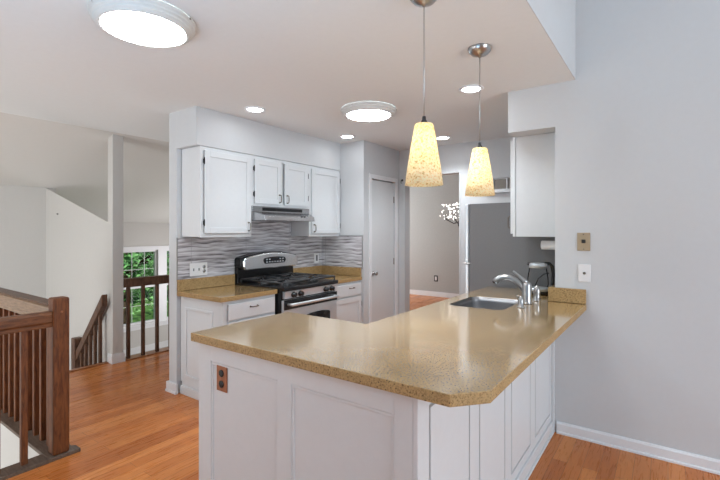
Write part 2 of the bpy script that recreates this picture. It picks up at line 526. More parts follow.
# dining walls behind and right of the camera, with window openings
bm = bm_new()
box(bm, 4.0, 4.1, -3.0, -0.75, 0, 4.0); box(bm, 4.0, 4.1, 2.55, 3.36, 0, 4.0); box(bm, 4.0, 4.1, -0.75, 2.55, 2.75, 4.0); box(bm, 4.0, 4.1, -0.75, 2.55, 0, .35)
struct('wall_dining', bm, M['wall'])
bm = bm_new()
box(bm, -3.06, -1.95, -3.1, -3.0, -.93, 4.0); box(bm, .75, 4.1, -3.1, -3.0, 0, 4.0); box(bm, -1.95, .75, -3.1, -3.0, 2.5, 4.0); box(bm, -1.95, .75, -3.1, -3.0, 0, .4)
struct('wall_rear', bm, M['wall'])
for nm, b6 in (('window_dining', (4.03, 4.05, -0.75, 2.55, .35, 2.75)), ('window_rear', (-1.95, .75, -3.06, -3.04, .4, 2.5))):
    bm = bm_new(); box(bm, *b6); struct(nm, bm, M['glass'])
# foyer walls
WX = -8.22
WINS = [(3.02, 3.72), (3.86, 4.575), (4.745, 5.46)]
WZ0, WZ1 = -0.385, 1.03
bm = bm_new()
box(bm, WX - .12, WX, 2.27, 5.65, -.93, WZ0); box(bm, WX - .12, WX, 2.27, 5.65, WZ1, 1.60)
ys = [2.27] + [v for p in WINS for v in p] + [5.65]
for a, b in zip(ys[::2], ys[1::2]): box(bm, WX - .12, WX, a, b, WZ0, WZ1)
struct('wall_window', bm, M['foyer'])
bm = bm_new(); box(bm, WX - .12, -3.57, 5.60, 5.65, -.93, 2.5); struct('wall_living', bm, M['foyer'])
bm = bm_new(); box(bm, -3.60, -3.57, 4.1, 5.65, -.93, 2.75); struct('wall_hall', bm, M['foyer'])
bm = bm_new(); box(bm, -6.72, -6.60, -3.0, 2.27, -.93, 1.985); struct('wall_foyer', bm, M['foyer'])
bm = bm_new(); box(bm, -6.7, -3.06, -3.1, -3.0, -.93, 2.45); struct('wall_entry', bm, M['foyer'])
bm = bm_new()                                   # half wall whose top slopes down towards the post and away to the back
fr = [bm.verts.new((x, 2.16, z)) for x, z in ((-6.60, -.93), (-4.88, -.93), (-4.88, 1.50), (-6.60, 1.965))]
bk = [bm.verts.new((x, 2.27, z)) for x, z in ((-6.60, -.93), (-4.88, -.93), (-4.88, 1.36), (-6.60, 1.825))]
bm.faces.new(fr); bm.faces.new(bk[::-1])
for k in range(4): bm.faces.new((fr[k], fr[(k + 1) % 4], bk[(k + 1) % 4], bk[k]))
bmesh.ops.recalc_face_normals(bm, faces=bm.faces[:])
struct('wall_stair', bm, M['foyer'])
bm = bm_new(); box(bm, -4.88, -4.77, 2.16, 2.27, -.22, 2.44); struct('wall_post', bm, M['foyer'])
bm = bm_new()
for z0, z1, e in ((0, .085, .014), (.085, .10, .008)):
    box(bm, -4.77, -4.77 + e, 2.16 - e, 2.27 + e, z0, z1); box(bm, -4.86, -4.77, 2.16 - e, 2.16, z0, z1); box(bm, -4.86, -4.77, 2.27, 2.27 + e, z0, z1)
struct('baseboard_post', bm, M['trim'])
# faces of the floor slab towards the stairs
bm = bm_new(); box(bm, -4.84, -3.06, 1.018, 1.029, -.93, -.001); struct('wall_stairwell', bm, M['foyer'])
bm = bm_new(); box(bm, -3.07, -3.04, -3.0, 1.02, -.93, -.22); struct('wall_under_dining', bm, M['foyer'])
bm = bm_new(); box(bm, -4.875, -4.861, 2.275, 5.6, -.93, -.026); struct('wall_under_hall', bm, M['foyer'])
# stair from the hall down to the foyer
bm = bm_new()
for k in range(4):
    box(bm, -4.86 - .22 * (k + 1), -4.86 - .22 * k, 1.12, 2.15, -.93, -.186 * (k + 1))
struct('staircase', bm, M['nosing'])
# caps and nosings
bm = bm_new()
prism(bm, [(-4.86, 1.015), (-3.115, 1.015), (-3.045, 1.015), (-3.045, 1.185), (-3.115, 1.185), (-3.135, 1.165), (-4.86, 1.165)], 0.0, 0.022, 'Z', .003)
struct('trim_1', bm, M['plinth'])
bm = bm_new(); box(bm, -3.16, -3.045, -3.0, 1.015, -.002, .022, .003); struct('trim_2', bm, M['plinth'])
bm = bm_new(); box(bm, -4.885, -4.825, 1.165, 2.146, -.025, .012, .006); box(bm, -4.885, -4.75, 2.285, 4.1, -.025, .012, .006); struct('trim_3', bm, M['nosing'])
# baseboards
bm = bm_new(); prism(bm, [(3.24, 0), (3.218, 0), (3.218, .012), (3.226, .016), (3.226, .066), (3.233, .079), (3.24, .079)], -.63, 4.0, 'X'); struct('baseboard_right', bm, M['trim'])
bm = bm_new(); box(bm, -6.2, 1.2, 8.385, 8.4, 0, .10); struct('baseboard_far', bm, M['trim'])
bm = bm_new(); box(bm, WX, WX + .015, 2.3, 5.59, -.93, -.81); struct('baseboard_window', bm, M['trim'])
bm = bm_new()
box(bm, -3.57, -3.435, 2.072, 2.09, .018, .085); box(bm, -3.588, -3.57, 2.072, 4.0, .018, .085); box(bm, -3.592, -3.432, 2.065, 2.09, 0, .018)
struct('baseboard_left', bm, M['trim'])
# doorway casing (left jamb strip seen between the pantry wall and the opening)
bm = bm_new()
box(bm, -2.757, -2.739, 4.795, 4.925, 0, 2.10); box(bm, -2.003, -1.985, 4.795, 4.925, 0, 2.10); box(bm, -2.739, -2.003, 4.795, 4.925, 2.095, 2.115)
struct('trim_4', bm, M['wall'])

# foyer windows
for i, (a, b) in enumerate(WINS):
    bm = bm_new()
    box(bm, WX - .10, WX - .03, a, a + .035, WZ0, WZ1); box(bm, WX - .10, WX - .03, b - .035, b, WZ0, WZ1)
    box(bm, WX - .10, WX - .03, a + .035, b - .035, WZ0, WZ0 + .035); box(bm, WX - .10, WX - .03, a + .035, b - .035, WZ1 - .035, WZ1)
    box(bm, WX - .09, WX - .04, a + .035, b - .035, .30, .345)
    win = struct('window_%d' % (i + 1), bm, M['trim'])
    bm = bm_new()
    for t in (1 / 3, 2 / 3):
        y = a + (b - a) * t; box(bm, WX - .072, WX - .062, y - .004, y + .004, WZ0 + .03, WZ1 - .03)
    for z in (-.04, .66): box(bm, WX - .072, WX - .062, a + .03, b - .03, z - .004, z + .004)
    obj('muntin', bm, M['trim'], win)
    bm = bm_new(); box(bm, WX - .069, WX - .065, a + .03, b - .03, WZ0 + .03, WZ1 - .03); obj('pane', bm, M['glass'], win)
bm = bm_new()
y0, y1 = WINS[0][0] - .09, WINS[-1][1] + .09
box(bm, WX, WX + .018, y0, y1, WZ1, WZ1 + .075)
for y in (y0, WINS[0][1], WINS[1][1], WINS[2][1]):
    box(bm, WX, WX + .018, y, y + (.14 if y in (WINS[0][1],) else .09 if y in (y0, WINS[2][1]) else .17), WZ0, WZ1)
box(bm, WX, WX + .04, y0, y1, WZ0 - .03, WZ0); box(bm, WX, WX + .015, y0, y1, WZ0 - .10, WZ0 - .03)
struct('trim_5', bm, M['trim'])
# transom in the back wall
bm = bm_new()
box(bm, TX0, TX1, 4.83, 4.89, TZ0, TZ0 + .008); box(bm, TX0, TX1, 4.83, 4.89, TZ1 - .008, TZ1)
x = TX0
for x in (TX0 + .006, -1.458, -1.300, TX1 - .006): box(bm, x - .006, x + .006, 4.831, 4.889, TZ0 + .008, TZ1 - .008)
win = struct('window_4', bm, M['trim'])
bm = bm_new(); box(bm, TX0, TX1, 4.868, 4.872, TZ0, TZ1); obj('pane', bm, M['glass'], win)
bm = bm_new(); box(bm, TX0 - .08, -.97, 4.765, 4.80, 1.832, 1.858, .003); struct('trim_6', bm, M['trim'])

# pantry door
bm = bm_new(); box(bm, -2.875, -2.838, DY0 + .004, DY1 - .004, .012, DZ - .014, .002)
door = struct('door_1', bm, M['cabinet'])
bm = bm_new()
lathe(bm, [(.026, 0), (.028, .004), (.012, .010), (.010, .028), (.022, .036), (.027, .048), (.024, .060), (.012, .066), (0, .067)], (-2.838, 4.215, .905), 'X', 20)
obj('knob', bm, M['chrome'], door)
for z in (.25, 1.02, 1.80):
    bm = bm_new(); lathe(bm, [(.006, -.04), (.006, .04)], (-2.834, DY1 - .004, z), 'Z', 10); obj('hinge', bm, M['bronze'], door)
bm = bm_new()
for a, b, z0, z1 in ((DY0 - .05, DY0, 0, DZ + .05), (DY1, DY1 + .05, 0, DZ + .05), (DY0, DY1, DZ, DZ + .05)):
    box(bm, -2.82, -2.806, a, b, z0, z1, .003)
box(bm, -2.885, -2.878, DY0, DY1, 0, DZ)
struct('trim_7', bm, M['trim'])
# stop strip along the dark gap above the door
# ------------------------------------------------------------------ tile backsplash
bm = bm_new(); box(bm, -3.455, -3.445, 2.094, 2.674, .97, 1.347); box(bm, -3.455, -3.445, 2.674, 3.466, .97, 1.66); box(bm, -3.455, -3.445, 3.466, 3.99, .97, 1.34); box(bm, -3.445, -2.838, 3.99, 4.0, .97, 1.348); bs = struct('trim_8', bm, M['tile'])
bm = bm_new(); box(bm, -2.838, -2.832, 3.988, 4.0, .97, 1.352); box(bm, -3.165, -2.832, 3.988, 4.0, 1.348, 1.354)
box(bm, -3.455, -3.443, 2.088, 2.094, .97, 1.348); obj('edge_strip', bm, M['chrome'], bs)


# ------------------------------------------------------------------ cabinets
def shaker(bm, face, u0, u1, z0, z1, d, out, fw=.055, th=.019, rec=.008):
    """framed door with recessed panel; d = plane of the back, out = +1/-1 direction"""
    f = d + out * th
    fbox(bm, face, u0, u0 + fw, d, f, z0, z1, .0025); fbox(bm, face, u1 - fw, u1, d, f, z0, z1, .0025)
    fbox(bm, face, u0 + fw - .001, u1 - fw + .001, d, f, z0, z0 + fw, .0025); fbox(bm, face, u0 + fw - .001, u1 - fw + .001, d, f, z1 - fw, z1, .0025)
    fbox(bm, face, u0 + fw - .002, u1 - fw + .002, d, f - out * rec, z0 + fw - .002, z1 - fw + .002)
    return bm


def pull(axis, c, L, out, parent, mat):
    """D shaped pull; axis 'Z' vertical or 'Y' horizontal; out = vector direction"""
    c = Vector(c); o = Vector(out); a = Vector((0, 0, 1)) if axis == 'Z' else Vector((0, 1, 0))
    bm = bm_new()
    p = [c - a * L / 2, c - a * L / 2 + o * .018, c - a * (L / 2 - .008) + o * .026, c + o * .028, c + a * (L / 2 - .008) + o * .026, c + a * L / 2 + o * .018, c + a * L / 2]
    tube(bm, p, [.005, .0042, .0042, .0048, .0042, .0042, .005], 8)
    for s in (-1, 1):
        q = c + a * s * L / 2
        tube(bm, [q, q + o * .004], .008, 10)
    return obj('handle', bm, mat, parent)


def hinge(x, y, z, parent):
    bm = bm_new(); lathe(bm, [(.0045, -.028), (.0045, .028)], (x, y, z), 'Z', 8); box(bm, x - .012, x, y - .005, y + .005, z - .018, z + .018)
    return obj('hinge', bm, M['black'], parent)


UX = -3.19   # face frame plane of the wall cabinets
def upper(y0, y1, z0, z1, label, doors, loc_group='white wall cabinets over the stove counter'):
    t = thing('wall_cabinet', label, 'cabinet', (-3.32, (y0 + y1) / 2, z0), loc_group)
    bm = bm_new(); box(bm, -3.4445, UX, y0, y1, z0 + .004, z1 - .001, .002); obj('carcass', bm, M['cabinet'], t)
    bm = bm_new()
    box(bm, UX, UX + .018, y0, y0 + .03, z0, z1); box(bm, UX, UX + .018, y1 - .03, y1, z0, z1)
    box(bm, UX, UX + .018, y0 + .03, y1 - .03, z0, z0 + .03); box(bm, UX, UX + .018, y0 + .03, y1 - .03, z1 - .03, z1)
    obj('face_frame', bm, M['cabinet'], t)
    for a, b, c, d, side, hy, hz in doors:
        bm = bm_new(); shaker(bm, 'X', a, b, c, d, UX + .019, 1, .05)
        dr = obj('door', bm, M['cabinet'], t)
        pull('Z', (UX + .038, hy, hz), .075, (1, 0, 0), dr, M['bronze'])
        for z in (c + .09, d - .09): hinge(UX + .034, a - .005 if side == 'L' else b + .005, z, dr)
    return t


upper(2.132, 2.672, 1.352, 2.118, 'tall white wall cabinet left of the range hood, single door hinged left', [(2.165, 2.655, 1.385, 2.085, 'L', 2.622, 1.445)])
upper(2.672, 3.468, 1.645, 2.118, 'short white two-door wall cabinet above the range hood', [(2.700, 3.040, 1.665, 2.085, 'L', 3.012, 1.725), (3.090, 3.432, 1.665, 2.085, 'R', 3.118, 1.725)])
upper(3.468, 3.998, 1.342, 2.118, 'white wall cabinet right of the range hood, in the tiled corner', [(3.496, 3.985, 1.375, 2.085, 'R', 3.528, 1.435)])

# right wall cabinet seen end-on
t = thing('wall_cabinet', 'white wall cabinet by the sink seen end-on, hung under the right soffit', 'cabinet', (-.78, 3.6, 1.385))
bm = bm_new(); box(bm, -.965, -.643, 3.42, 3.79, 1.362, 2.136, .002); obj('carcass', bm, M['cabinet'], t)
bm = bm_new(); box(bm, -.983, -.965, 3.41, 3.79, 1.362, 2.136, .002); obj('face_frame', bm, M['cabinet'], t)
bm = bm_new(); shaker(bm, 'X', 3.418, 3.775, 1.385, 2.11, -.984, -1, .05); dr = obj('door', bm, M['cabinet'], t)
pull('Z', (-1.003, 3.448, 1.475), .090, (-1, 0, 0), dr, M['bronze'])

# base cabinets by the range
BX = -2.872; BT = .845
def base(y0, y1, label, left_panel, hy):
    t = thing('base_cabinet', label, 'cabinet', ((-3.45 + BX) / 2, (y0 + y1) / 2, 0), 'white base cabinets beside the range')
    bm = bm_new(); box(bm, -3.45, BX, y0, y1, .10, BT, .002); box(bm, -3.45, BX - .06, y0 + .02, y1, 0, .10); obj('carcass', bm, M['cabinet'], t)
    bm = bm_new()
    box(bm, BX, BX + .018, y0, y0 + .03, .10, BT); box(bm, BX, BX + .018, y1 - .03, y1, .10, BT)
    for z in (.10, .655, BT - .03): box(bm, BX, BX + .018, y0 + .03, y1 - .03, z, z + .03)
    obj('face_frame', bm, M['cabinet'], t)
    a, b = y0 + .035, y1 - .02
    bm = bm_new(); box(bm, BX + .019, BX + .038, a, b, .690, .818, .004); d = obj('drawer', bm, M['cabinet'], t)
    pull('Y', (BX + .038, hy, .775), .075, (1, 0, 0), d, M['bronze'])
    bm = bm_new(); shaker(bm, 'X', a, b, .125, .672, BX + .019, 1, .055); d = obj('door', bm, M['cabinet'], t)
    hinge(BX + .03, y1 - .012, .58, d)
    if left_panel:
        bm = bm_new()
        fbox(bm, 'Y', -3.42, BX + .018, y0 - .006, y0, 0.0, BT); f = y0 - .006
        u0, u1, z0, z1 = -3.365, -2.985, .155, .755
        for q in ((u0, u1, z0, z0 + .022), (u0, u1, z1 - .022, z1), (u0, u0 + .022, z0 + .022, z1 - .022), (u1 - .022, u1, z0 + .022, z1 - .022)):
            fbox(bm, 'Y', q[0], q[1], f - .009, f, q[2], q[3], .004)
        fbox(bm, 'Y', -3.43, BX + .0, f - .012, f, 0, .075, .004)
        obj('side_panel', bm, M['cabinet'], t)
    return t


base(2.125, 2.672, 'white base cabinet left of the range with panelled end and one drawer', True, 2.415)
base(3.47, 3.997, 'white base cabinet between the range and the pantry wall', False, 3.79)


def small_top(y0, y1, label, tall):
    t = thing('countertop', label, 'countertop', (-3.15, (y0 + y1) / 2, BT), 'tan quartz countertops by the range')
    bm = bm_new(); box(bm, -3.444, -2.832, y0, y1, BT + .001, .885, .004); obj('slab', bm, [M['quartz'], M['quartzedge']], t)
    bm = bm_new()
    for q in tall: box(bm, *q, .886, .985, .003)
    obj('upstand', bm, [M['quartz'], M['quartzedge']], t)
    return t


small_top(2.085, 2.682, 'tan speckled quartz countertop left of the range, under the triple switch plate', [(-3.444, -3.42, 2.085, 2.682)])
small_top(3.465, 3.988, 'tan speckled quartz countertop in the corner right of the range', [(-3.444, -3.42, 3.465, 3.988), (-3.42, -2.845, 3.964, 3.988)])

# ------------------------------------------------------------------ gas range
RY0, RY1 = 2.692, 3.452
t = thing('gas_range', 'stainless and black freestanding gas range between the two small countertops', 'stove', (-3.1, (RY0 + RY1) / 2, 0))
bm = bm_new(); box(bm, -3.43, -2.80, RY0, RY1, .03, .872, .003)
for x in (-3.38, -2.86):
    for y in (RY0 + .05, RY1 - .05): lathe(bm, [(.02, 0), (.02, .035)], (x, y, 0), 'Z', 12)
obj('body', bm, M['black'], t)
bm = bm_new(); box(bm, -3.40, -2.752, RY0 - .002, RY1 + .002, .866, .902, .008); obj('cooktop', bm, M['black'], t)
bm = bm_new(); prism(bm, [(-2.80, .795), (-2.775, .795), (-2.757, .864), (-2.80, .864)], RY0 + .02, RY1 - .005, 'Y', .003); obj('control_panel', bm, M['steel'], t)
for y in (2.812, 2.902, 3.258, 3.350):
    bm = bm_new()
    lathe(bm, [(.027, 0), (.027, .008), (.022, .014), (.020, .034), (.016, .038), (0, .038)], (-2.766, y, .829), 'X', 20)
    box(bm, -2.742, -2.724, y - .004, y + .004, .808, .850, .002)
    obj('knob', bm, M['black'], t)
bm = bm_new(); box(bm, -2.80, -2.768, RY0 + .005, RY1 - .005, .19, .785, .006); box(bm, -2.80, -2.772, RY0 + .005, RY1 - .005, .04, .18, .006)
od = obj('oven_door', bm, M['steel'], t)
bm = bm_new(); box(bm, -2.769, -2.764, RY0 + .006, RY1 - .006, .700, .786, .001); obj('door_band', bm, M['black'], od)
bm = bm_new()
arc = [(2.95, .36), (3.33, .36), (3.335, .60)] + [(3.14 + .19 * math.cos(a), .60 + .028 * math.sin(a)) for a in [PI * k / 10 for k in range(1, 10)]] + [(2.945, .60)]
prism(bm, arc, -2.769, -2.763, 'X'); obj('oven_window', bm, M['darkglass'], od)
bm = bm_new()
hp = [(-2.766, RY0 + .055, .745), (-2.722, RY0 + .055, .748)] + [(-2.712 + .006 * math.sin(PI * k / 8), RY0 + .055 + (RY1 - RY0 - .11) * k / 8, .748) for k in range(9)] + [(-2.722, RY1 - .055, .748), (-2.766, RY1 - .055, .745)]
tube(bm, hp, [.012] * 2 + [.014] * 9 + [.012] * 2, 12); obj('handle', bm, M['steel'], od)
# burners and grates
for x in (-3.24, -2.93):
    for y in (2.88, 3.27):
        bm = bm_new(); lathe(bm, [(.055, 0), (.055, .010), (.038, .012), (.038, .022), (.030, .026), (0, .026)], (x, y, .900), 'Z', 20); obj('burner', bm, M['chrome'] if x < -3 else M['iron'], t)
for y in (2.88, 3.27):
    bm = bm_new()
    zt = .938
    for x in (-3.36, -2.80): tube(bm, [(x, y - .175, zt), (x, y + .175, zt)], .009, 6)
    for yy in (y - .175, y, y + .175): tube(bm, [(-3.36, yy, zt), (-2.80, yy, zt)], .009, 6)
    tube(bm, [(-3.08, y - .175, zt), (-3.08, y + .175, zt)], .009, 6)
    for x in (-3.24, -2.93):
        for sx_, sy_ in ((1, 1), (1, -1), (-1, 1), (-1, -1)):
            tube(bm, [(x + sx_ * .12, y + sy_ * .12, zt), (x + sx_ * .09, y + sy_ * .09, zt + .006), (x + sx_ * .035, y + sy_ * .035, zt + .008)], .008, 6)
        for s in (1, -1): tube(bm, [(x, y + s * .17, zt), (x, y + s * .10, zt + .006), (x, y + s * .04, zt + .008)], .008, 6)
    for x in (-3.36, -3.08, -2.80):
        for yy in (y - .175, y + .175): tube(bm, [(x, yy, zt), (x, yy, .900)], .009, 6)
    obj('grate', bm, M['iron'], t)
# back guard
bm = bm_new(); box(bm, -3.443, -3.395, RY0, RY1, .87, 1.05, .002)
obj('backguard', bm, M['black'], t)
def arch(y0, y1, zb, zt, rise):
    pts = [(y0 + .02, zb), (y1 - .02, zb), (y1, zb + .03), (y1, zt - .02)]
    N = 16
    for k in range(N + 1):
        u = k / N; y = y1 - .012 - (y1 - y0 - .024) * u
        pts.append((y, zt + rise * math.sin(PI * u) ** .8))
    pts += [(y0, zt - .02), (y0, zb + .03)]
    return pts
bm = bm_new(); prism(bm, arch(RY0 - .003, RY1 + .004, 1.03, 1.145, .046), -3.443, -3.345, 'X', .004)
bg_ = obj('backguard_cap', bm, M['black'], t)
bm = bm_new(); prism(bm, arch(RY0 + .018, RY1 - .002, 1.022, 1.138, .044), -3.36, -3.322, 'X', .012)
bp_ = obj('backguard_panel', bm, M['guardsteel'], t)
bm = bm_new(); prism(bm, arch(2.955, 3.262, 1.072, 1.128, .012), -3.323, -3.316, 'X', .002); dp = obj('control_display', bm, M['black'], t)
for r_ in range(2):
    for k in range(7):
        if 2 <= k <= 4 and r_ == 1: continue
        bm = bm_new(); box(bm, -3.317, -3.314, 2.985 + k * .037, 3.005 + k * .037, 1.083 + r_ * .026, 1.095 + r_ * .026); obj('button', bm, M['steel'], dp)
bm = bm_new(); box(bm, -3.317, -3.3145, 3.06, 3.16, 1.108, 1.128); obj('clock_screen', bm, M['darkglass'], dp)
del dp

# ------------------------------------------------------------------ range hood
t = thing('range_hood', 'stainless under-cabinet range hood above the gas range', 'range hood', (-3.2, 3.07, 1.50))
bm = bm_new(); box(bm, -3.444, -3.165, 2.675, 3.465, 1.585, 1.643, .003); obj('housing', bm, M['hoodsteel'], t)
bm = bm_new()
bot = [(-3.444, 2.675), (-3.165, 2.675), (-3.005, 2.688), (-2.985, 2.71), (-2.985, 3.335), (-3.005, 3.375), (-3.165, 3.465), (-3.444, 3.465)]
ztop = [1.590, 1.590, 1.552, 1.545, 1.545, 1.552, 1.590, 1.590]
lo = [bm.verts.new((x, y, 1.505)) for x, y in bot]; hi = [bm.verts.new((x - (.012 if x > -3.1 else 0), y, z)) for (x, y), z in zip(bot, ztop)]
bm.faces.new(lo); n_ = len(lo)
for k in range(n_): bm.faces.new((lo[k], lo[(k + 1) % n_], hi[(k + 1) % n_], hi[k]))
for q in ((0, 1, 6, 7), (1, 2, 5, 6), (2, 3, 4, 5)): bm.faces.new([hi[k] for k in q])
bmesh.ops.recalc_face_normals(bm, faces=bm.faces[:])
obj('canopy', bm, M['hoodsteel'], t, bevel=.003)
for k in range(3):
    y0 = 2.80 + k * .185
    bm = bm_new(); box(bm, -3.166, -3.163, y0, y0 + .182, 1.600, 1.632, .001)
    for j in range(3): box(bm, -3.164, -3.161, y0 + .01, y0 + .17, 1.605 + j * .008, 1.606 + j * .008)
    obj('vent', bm, M['black'], t)
bm = bm_new()
for y in (3.16, 3.20): box(bm, -3.006, -2.994, y, y + .022, 1.541, 1.552, .001)
obj('switch', bm, M['black'], t)

# ------------------------------------------------------------------ fridge
t = thing('refrigerator', 'dark grey refrigerator with pale doors standing past the sink counter', 'refrigerator', (-1.08, 4.2, 0))
FY0, FY1, FT = 3.80, 4.55, 1.655
bm = bm_new(); box(bm, -1.490, -.66, FY0, FY1, .03, FT, .006); box(bm, -1.46, -.70, FY0 + .03, FY1 - .03, 0, .035); obj('body', bm, M['fridge'], t)
for z0, z1, hz in ((1.116, FT, 1.15), (.06, 1.102, 1.06)):
    bm = bm_new(); box(bm, -1.532, -1.494, FY0, FY1, z0, z1, .010); d = obj('door', bm, M['steel'], t)
    d['label'] = 'pale stainless door'
    bm = bm_new(); y = FY1 - .06
    L = .32 if z0 > 1 else -.42
    zb = 1.14 if z0 > 1 else 1.08
    tube(bm, [(-1.530, y, zb), (-1.565, y, zb), (-1.570, y, zb + L * .1), (-1.570, y, zb + L * .9), (-1.565, y, zb + L), (-1.530, y, zb + L)], .010, 10); obj('handle', bm, M['chrome'], d)
bm = bm_new(); box(bm, -1.54, -1.475, FY0 - .010, FY0 + .02, 1.1035, 1.1145, .002); obj('hinge', bm, M['chrome'], t)

# ------------------------------------------------------------------ peninsula
CT, CB = .914, .874
poly = [(-1.883, 1.212), (-.535, 1.212), (-.446, 1.315), (-.446, 3.237), (-.642, 3.237), (-.642, 3.775), (-1.30, 3.775), (-1.30, 1.872), (-1.883, 1.872)]
SK = (-1.203, -.835, 2.665, 3.165)
def rrect(x0, x1, y0, y1, r, n=6):
    pts = []
    for cx, cy, a0 in ((x1 - r, y1 - r, 0), (x0 + r, y1 - r, PI / 2), (x0 + r, y0 + r, PI), (x1 - r, y0 + r, 1.5 * PI)):
        for k in range(n + 1):
            a = a0 + PI / 2 * k / n; pts.append((cx + r * math.cos(a), cy + r * math.sin(a)))
    return pts
bm = bm_new()
ed = []
for loop in (poly, rrect(*SK, .07)):
    vs = [bm.verts.new((x, y, CB)) for x, y in loop]
    ed += [bm.edges.new((vs[k], vs[(k + 1) % len(vs)])) for k in range(len(vs))]
r_ = bmesh.ops.triangle_fill(bm, use_beauty=True, use_dissolve=False, edges=ed)
fs = [g for g in r_['geom'] if isinstance(g, bmesh.types.BMFace)]
ex = bmesh.ops.extrude_face_region(bm, geom=fs)
bmesh.ops.translate(bm, verts=[g for g in ex['geom'] if isinstance(g, bmesh.types.BMVert)], vec=(0, 0, CT - CB))
bmesh.ops.recalc_face_normals(bm, faces=bm.faces[:])
tag(obj('countertop', bm, [M['quartz'], M['quartzedge']], None, (-.9, 1.6, CB), bevel=.003), 'large L-shaped tan speckled quartz peninsula countertop holding the sink, chamfered near corner', 'countertop')
bm = bm_new(); box(bm, -.684, -.447, 3.213, 3.2385, CT + .001, 1.014, .004); box(bm, -.684, -.6445, 3.239, 3.775, CT + .001, 1.014, .004)
tag(obj('backsplash_block', bm, [M['quartz'], M['quartzedge']], None, (-.6, 3.23, CT)), 'short tan quartz upstand standing on the peninsula end against the grey wall', 'backsplash')

t = thing('peninsula_cabinet', 'white panelled peninsula base cabinet under the large tan countertop', 'cabinet', (-1.1, 1.6, 0))
PX0, PX1, PY0 = -1.866, -.6625, 1.257
G = -.680
bm = bm_new()
box(bm, PX0, G, PY0, PY0 + .02, 0, CB - .001)             # front sheet
box(bm, G - .015, G, PY0 + .02, 3.235, 0, CB - .001)      # dining side sheet
box(bm, PX0, PX0 + .02, PY0 + .02, 1.83, 0, CB - .001)
box(bm, PX0 + .02, -1.27, 1.81, 1.83, 0, CB - .001)
box(bm, -1.29, -1.27, 1.83, 3.765, 0, CB - .001)
box(bm, -1.27, -.66, 3.745, 3.765, 0, CB - .001)
obj('carcass', bm, M['cabinet'], t)
# front stiles, rails and the two recessed panels
FP = [(-1.768, -1.318), (-1.236, -.752)]
PZ0, PZ1 = .135, .788
F = PY0
bm = bm_new()
us = [PX0] + [v for p in FP for v in p] + [G - .0002]
for a, b in zip(us[::2], us[1::2]): fbox(bm, 'Y', a, b, F - .012, F, 0, CB - .001, .002)
for a, b in FP:
    fbox(bm, 'Y', a - .001, b + .001, F - .012, F, 0, PZ0, .002); fbox(bm, 'Y', a - .001, b + .001, F - .012, F, PZ1, CB - .001, .002)
obj('front_frame', bm, M['cabinet'], t)
for a, b in FP:
    bm = bm_new(); fbox(bm, 'Y', a + .001, b - .001, F - .004, F, PZ0 + .001, PZ1 - .001)
    for q in ((a + .001, b - .001, PZ0 + .001, PZ0 + .014), (a + .001, b - .001, PZ1 - .014, PZ1 - .001), (a + .001, a + .012, PZ0 + .013, PZ1 - .013), (b - .012, b - .001, PZ0 + .013, PZ1 - .013)):
        fbox(bm, 'Y', q[0], q[1], F - .009, F - .003, q[2], q[3], .0025)
    obj('front_panel', bm, M['cabinet'], t)
# dining side: frame with four flat panels separated by grooves
G = -.680
SP = [(1.328, 1.700), (1.806, 2.170), (2.272, 2.655), (2.765, 3.17)]
SZ0, SZ1 = .135, .815
bm = bm_new()
us = [PY0 - .012] + [v for p in SP for v in p] + [3.1995]
for a, b in zip(us[::2], us[1::2]): fbox(bm, 'X', a, b, G, G + .018, 0, CB - .001, .002)
for a, b in SP:
    fbox(bm, 'X', a - .001, b + .001, G, G + .018, 0, SZ0, .002); fbox(bm, 'X', a - .001, b + .001, G, G + .018, SZ1, CB - .001, .002)
box(bm, G, -.6435, 3.20, 3.2395, 0, CB - .001, .002)
obj('side_frame', bm, M['cabinet'], t)
for a, b in SP:
    bm = bm_new(); fbox(bm, 'X', a + .012, b - .012, G, G + .018, SZ0 + .012, SZ1 - .012, .002); obj('side_panel', bm, M['cabinet'], t)
bm = bm_new(); box(bm, G + .018, G + .030, PY0 - .012, 3.199, .016, .085, .004); box(bm, G + .018, G + .038, PY0 - .012, 3.199, 0, .016, .003); obj('base_molding', bm, M['cabinet'], t)

# copper outlet on the peninsula front
t = thing('wall_outlet', 'aged copper outlet plate on the white peninsula front panel', 'outlet', (-1.69, F - .005, .72))
bm = bm_new(); box(bm, -1.727, -1.652, F - .010, F - .0042, .660, .778, .002); obj('cover_plate', bm, M['copper'], t)
for z in (.744, .694):
    bm = bm_new(); lathe(bm, [(.017, 0), (.017, .003), (.014, .0035), (0, .0035)], (-1.69, F - .0098, z), '-Y', 16); obj('socket', bm, M['black'], t)
bm = bm_new(); lathe(bm, [(.003, 0), (.003, .0015), (0, .002)], (-1.69, F - .0098, .719), '-Y', 10); obj('screw', bm, M['copper'], t)

# sink
def loft(bm, loops):
    rings = [[bm.verts.new(p) for p in L] for L in loops]
    for A, B in zip(rings, rings[1:]):
        n = len(A)
        for k in range(n):
            f = bm.faces.new((A[k], A[(k + 1) % n], B[(k + 1) % n], B[k])); f.smooth = True
    return rings
t = thing('kitchen_sink', 'undermount stainless steel sink basin set in the peninsula countertop', 'sink', (-1.02, 2.92, .70))
bm = bm_new()
def rl(g, z, r): return [(x, y, z) for x, y in rrect(SK[0] - g, SK[1] + g, SK[2] - g, SK[3] + g, r)]
rings = loft(bm, [rl(-.0015, CT - .0015, .069), rl(-.004, CT - .002, .068), rl(-.0045, CB, .068), rl(-.010, .73, .066), rl(-.020, .712, .058), rl(-.05, .705, .04)])
bm.faces.new(rings[-1][::-1])
o = obj('basin', bm, M['sinksteel'], t)
md = o.modifiers.new('thick', 'SOLIDIFY'); md.thickness = .002; md.offset = -1
bm = bm_new(); lathe(bm, [(.045, .0), (.045, .003), (.036, .004), (.030, .001), (.0, .001)], (-1.02, 2.92, .7055), 'Z', 24); obj('drain', bm, M['chrome'], t)

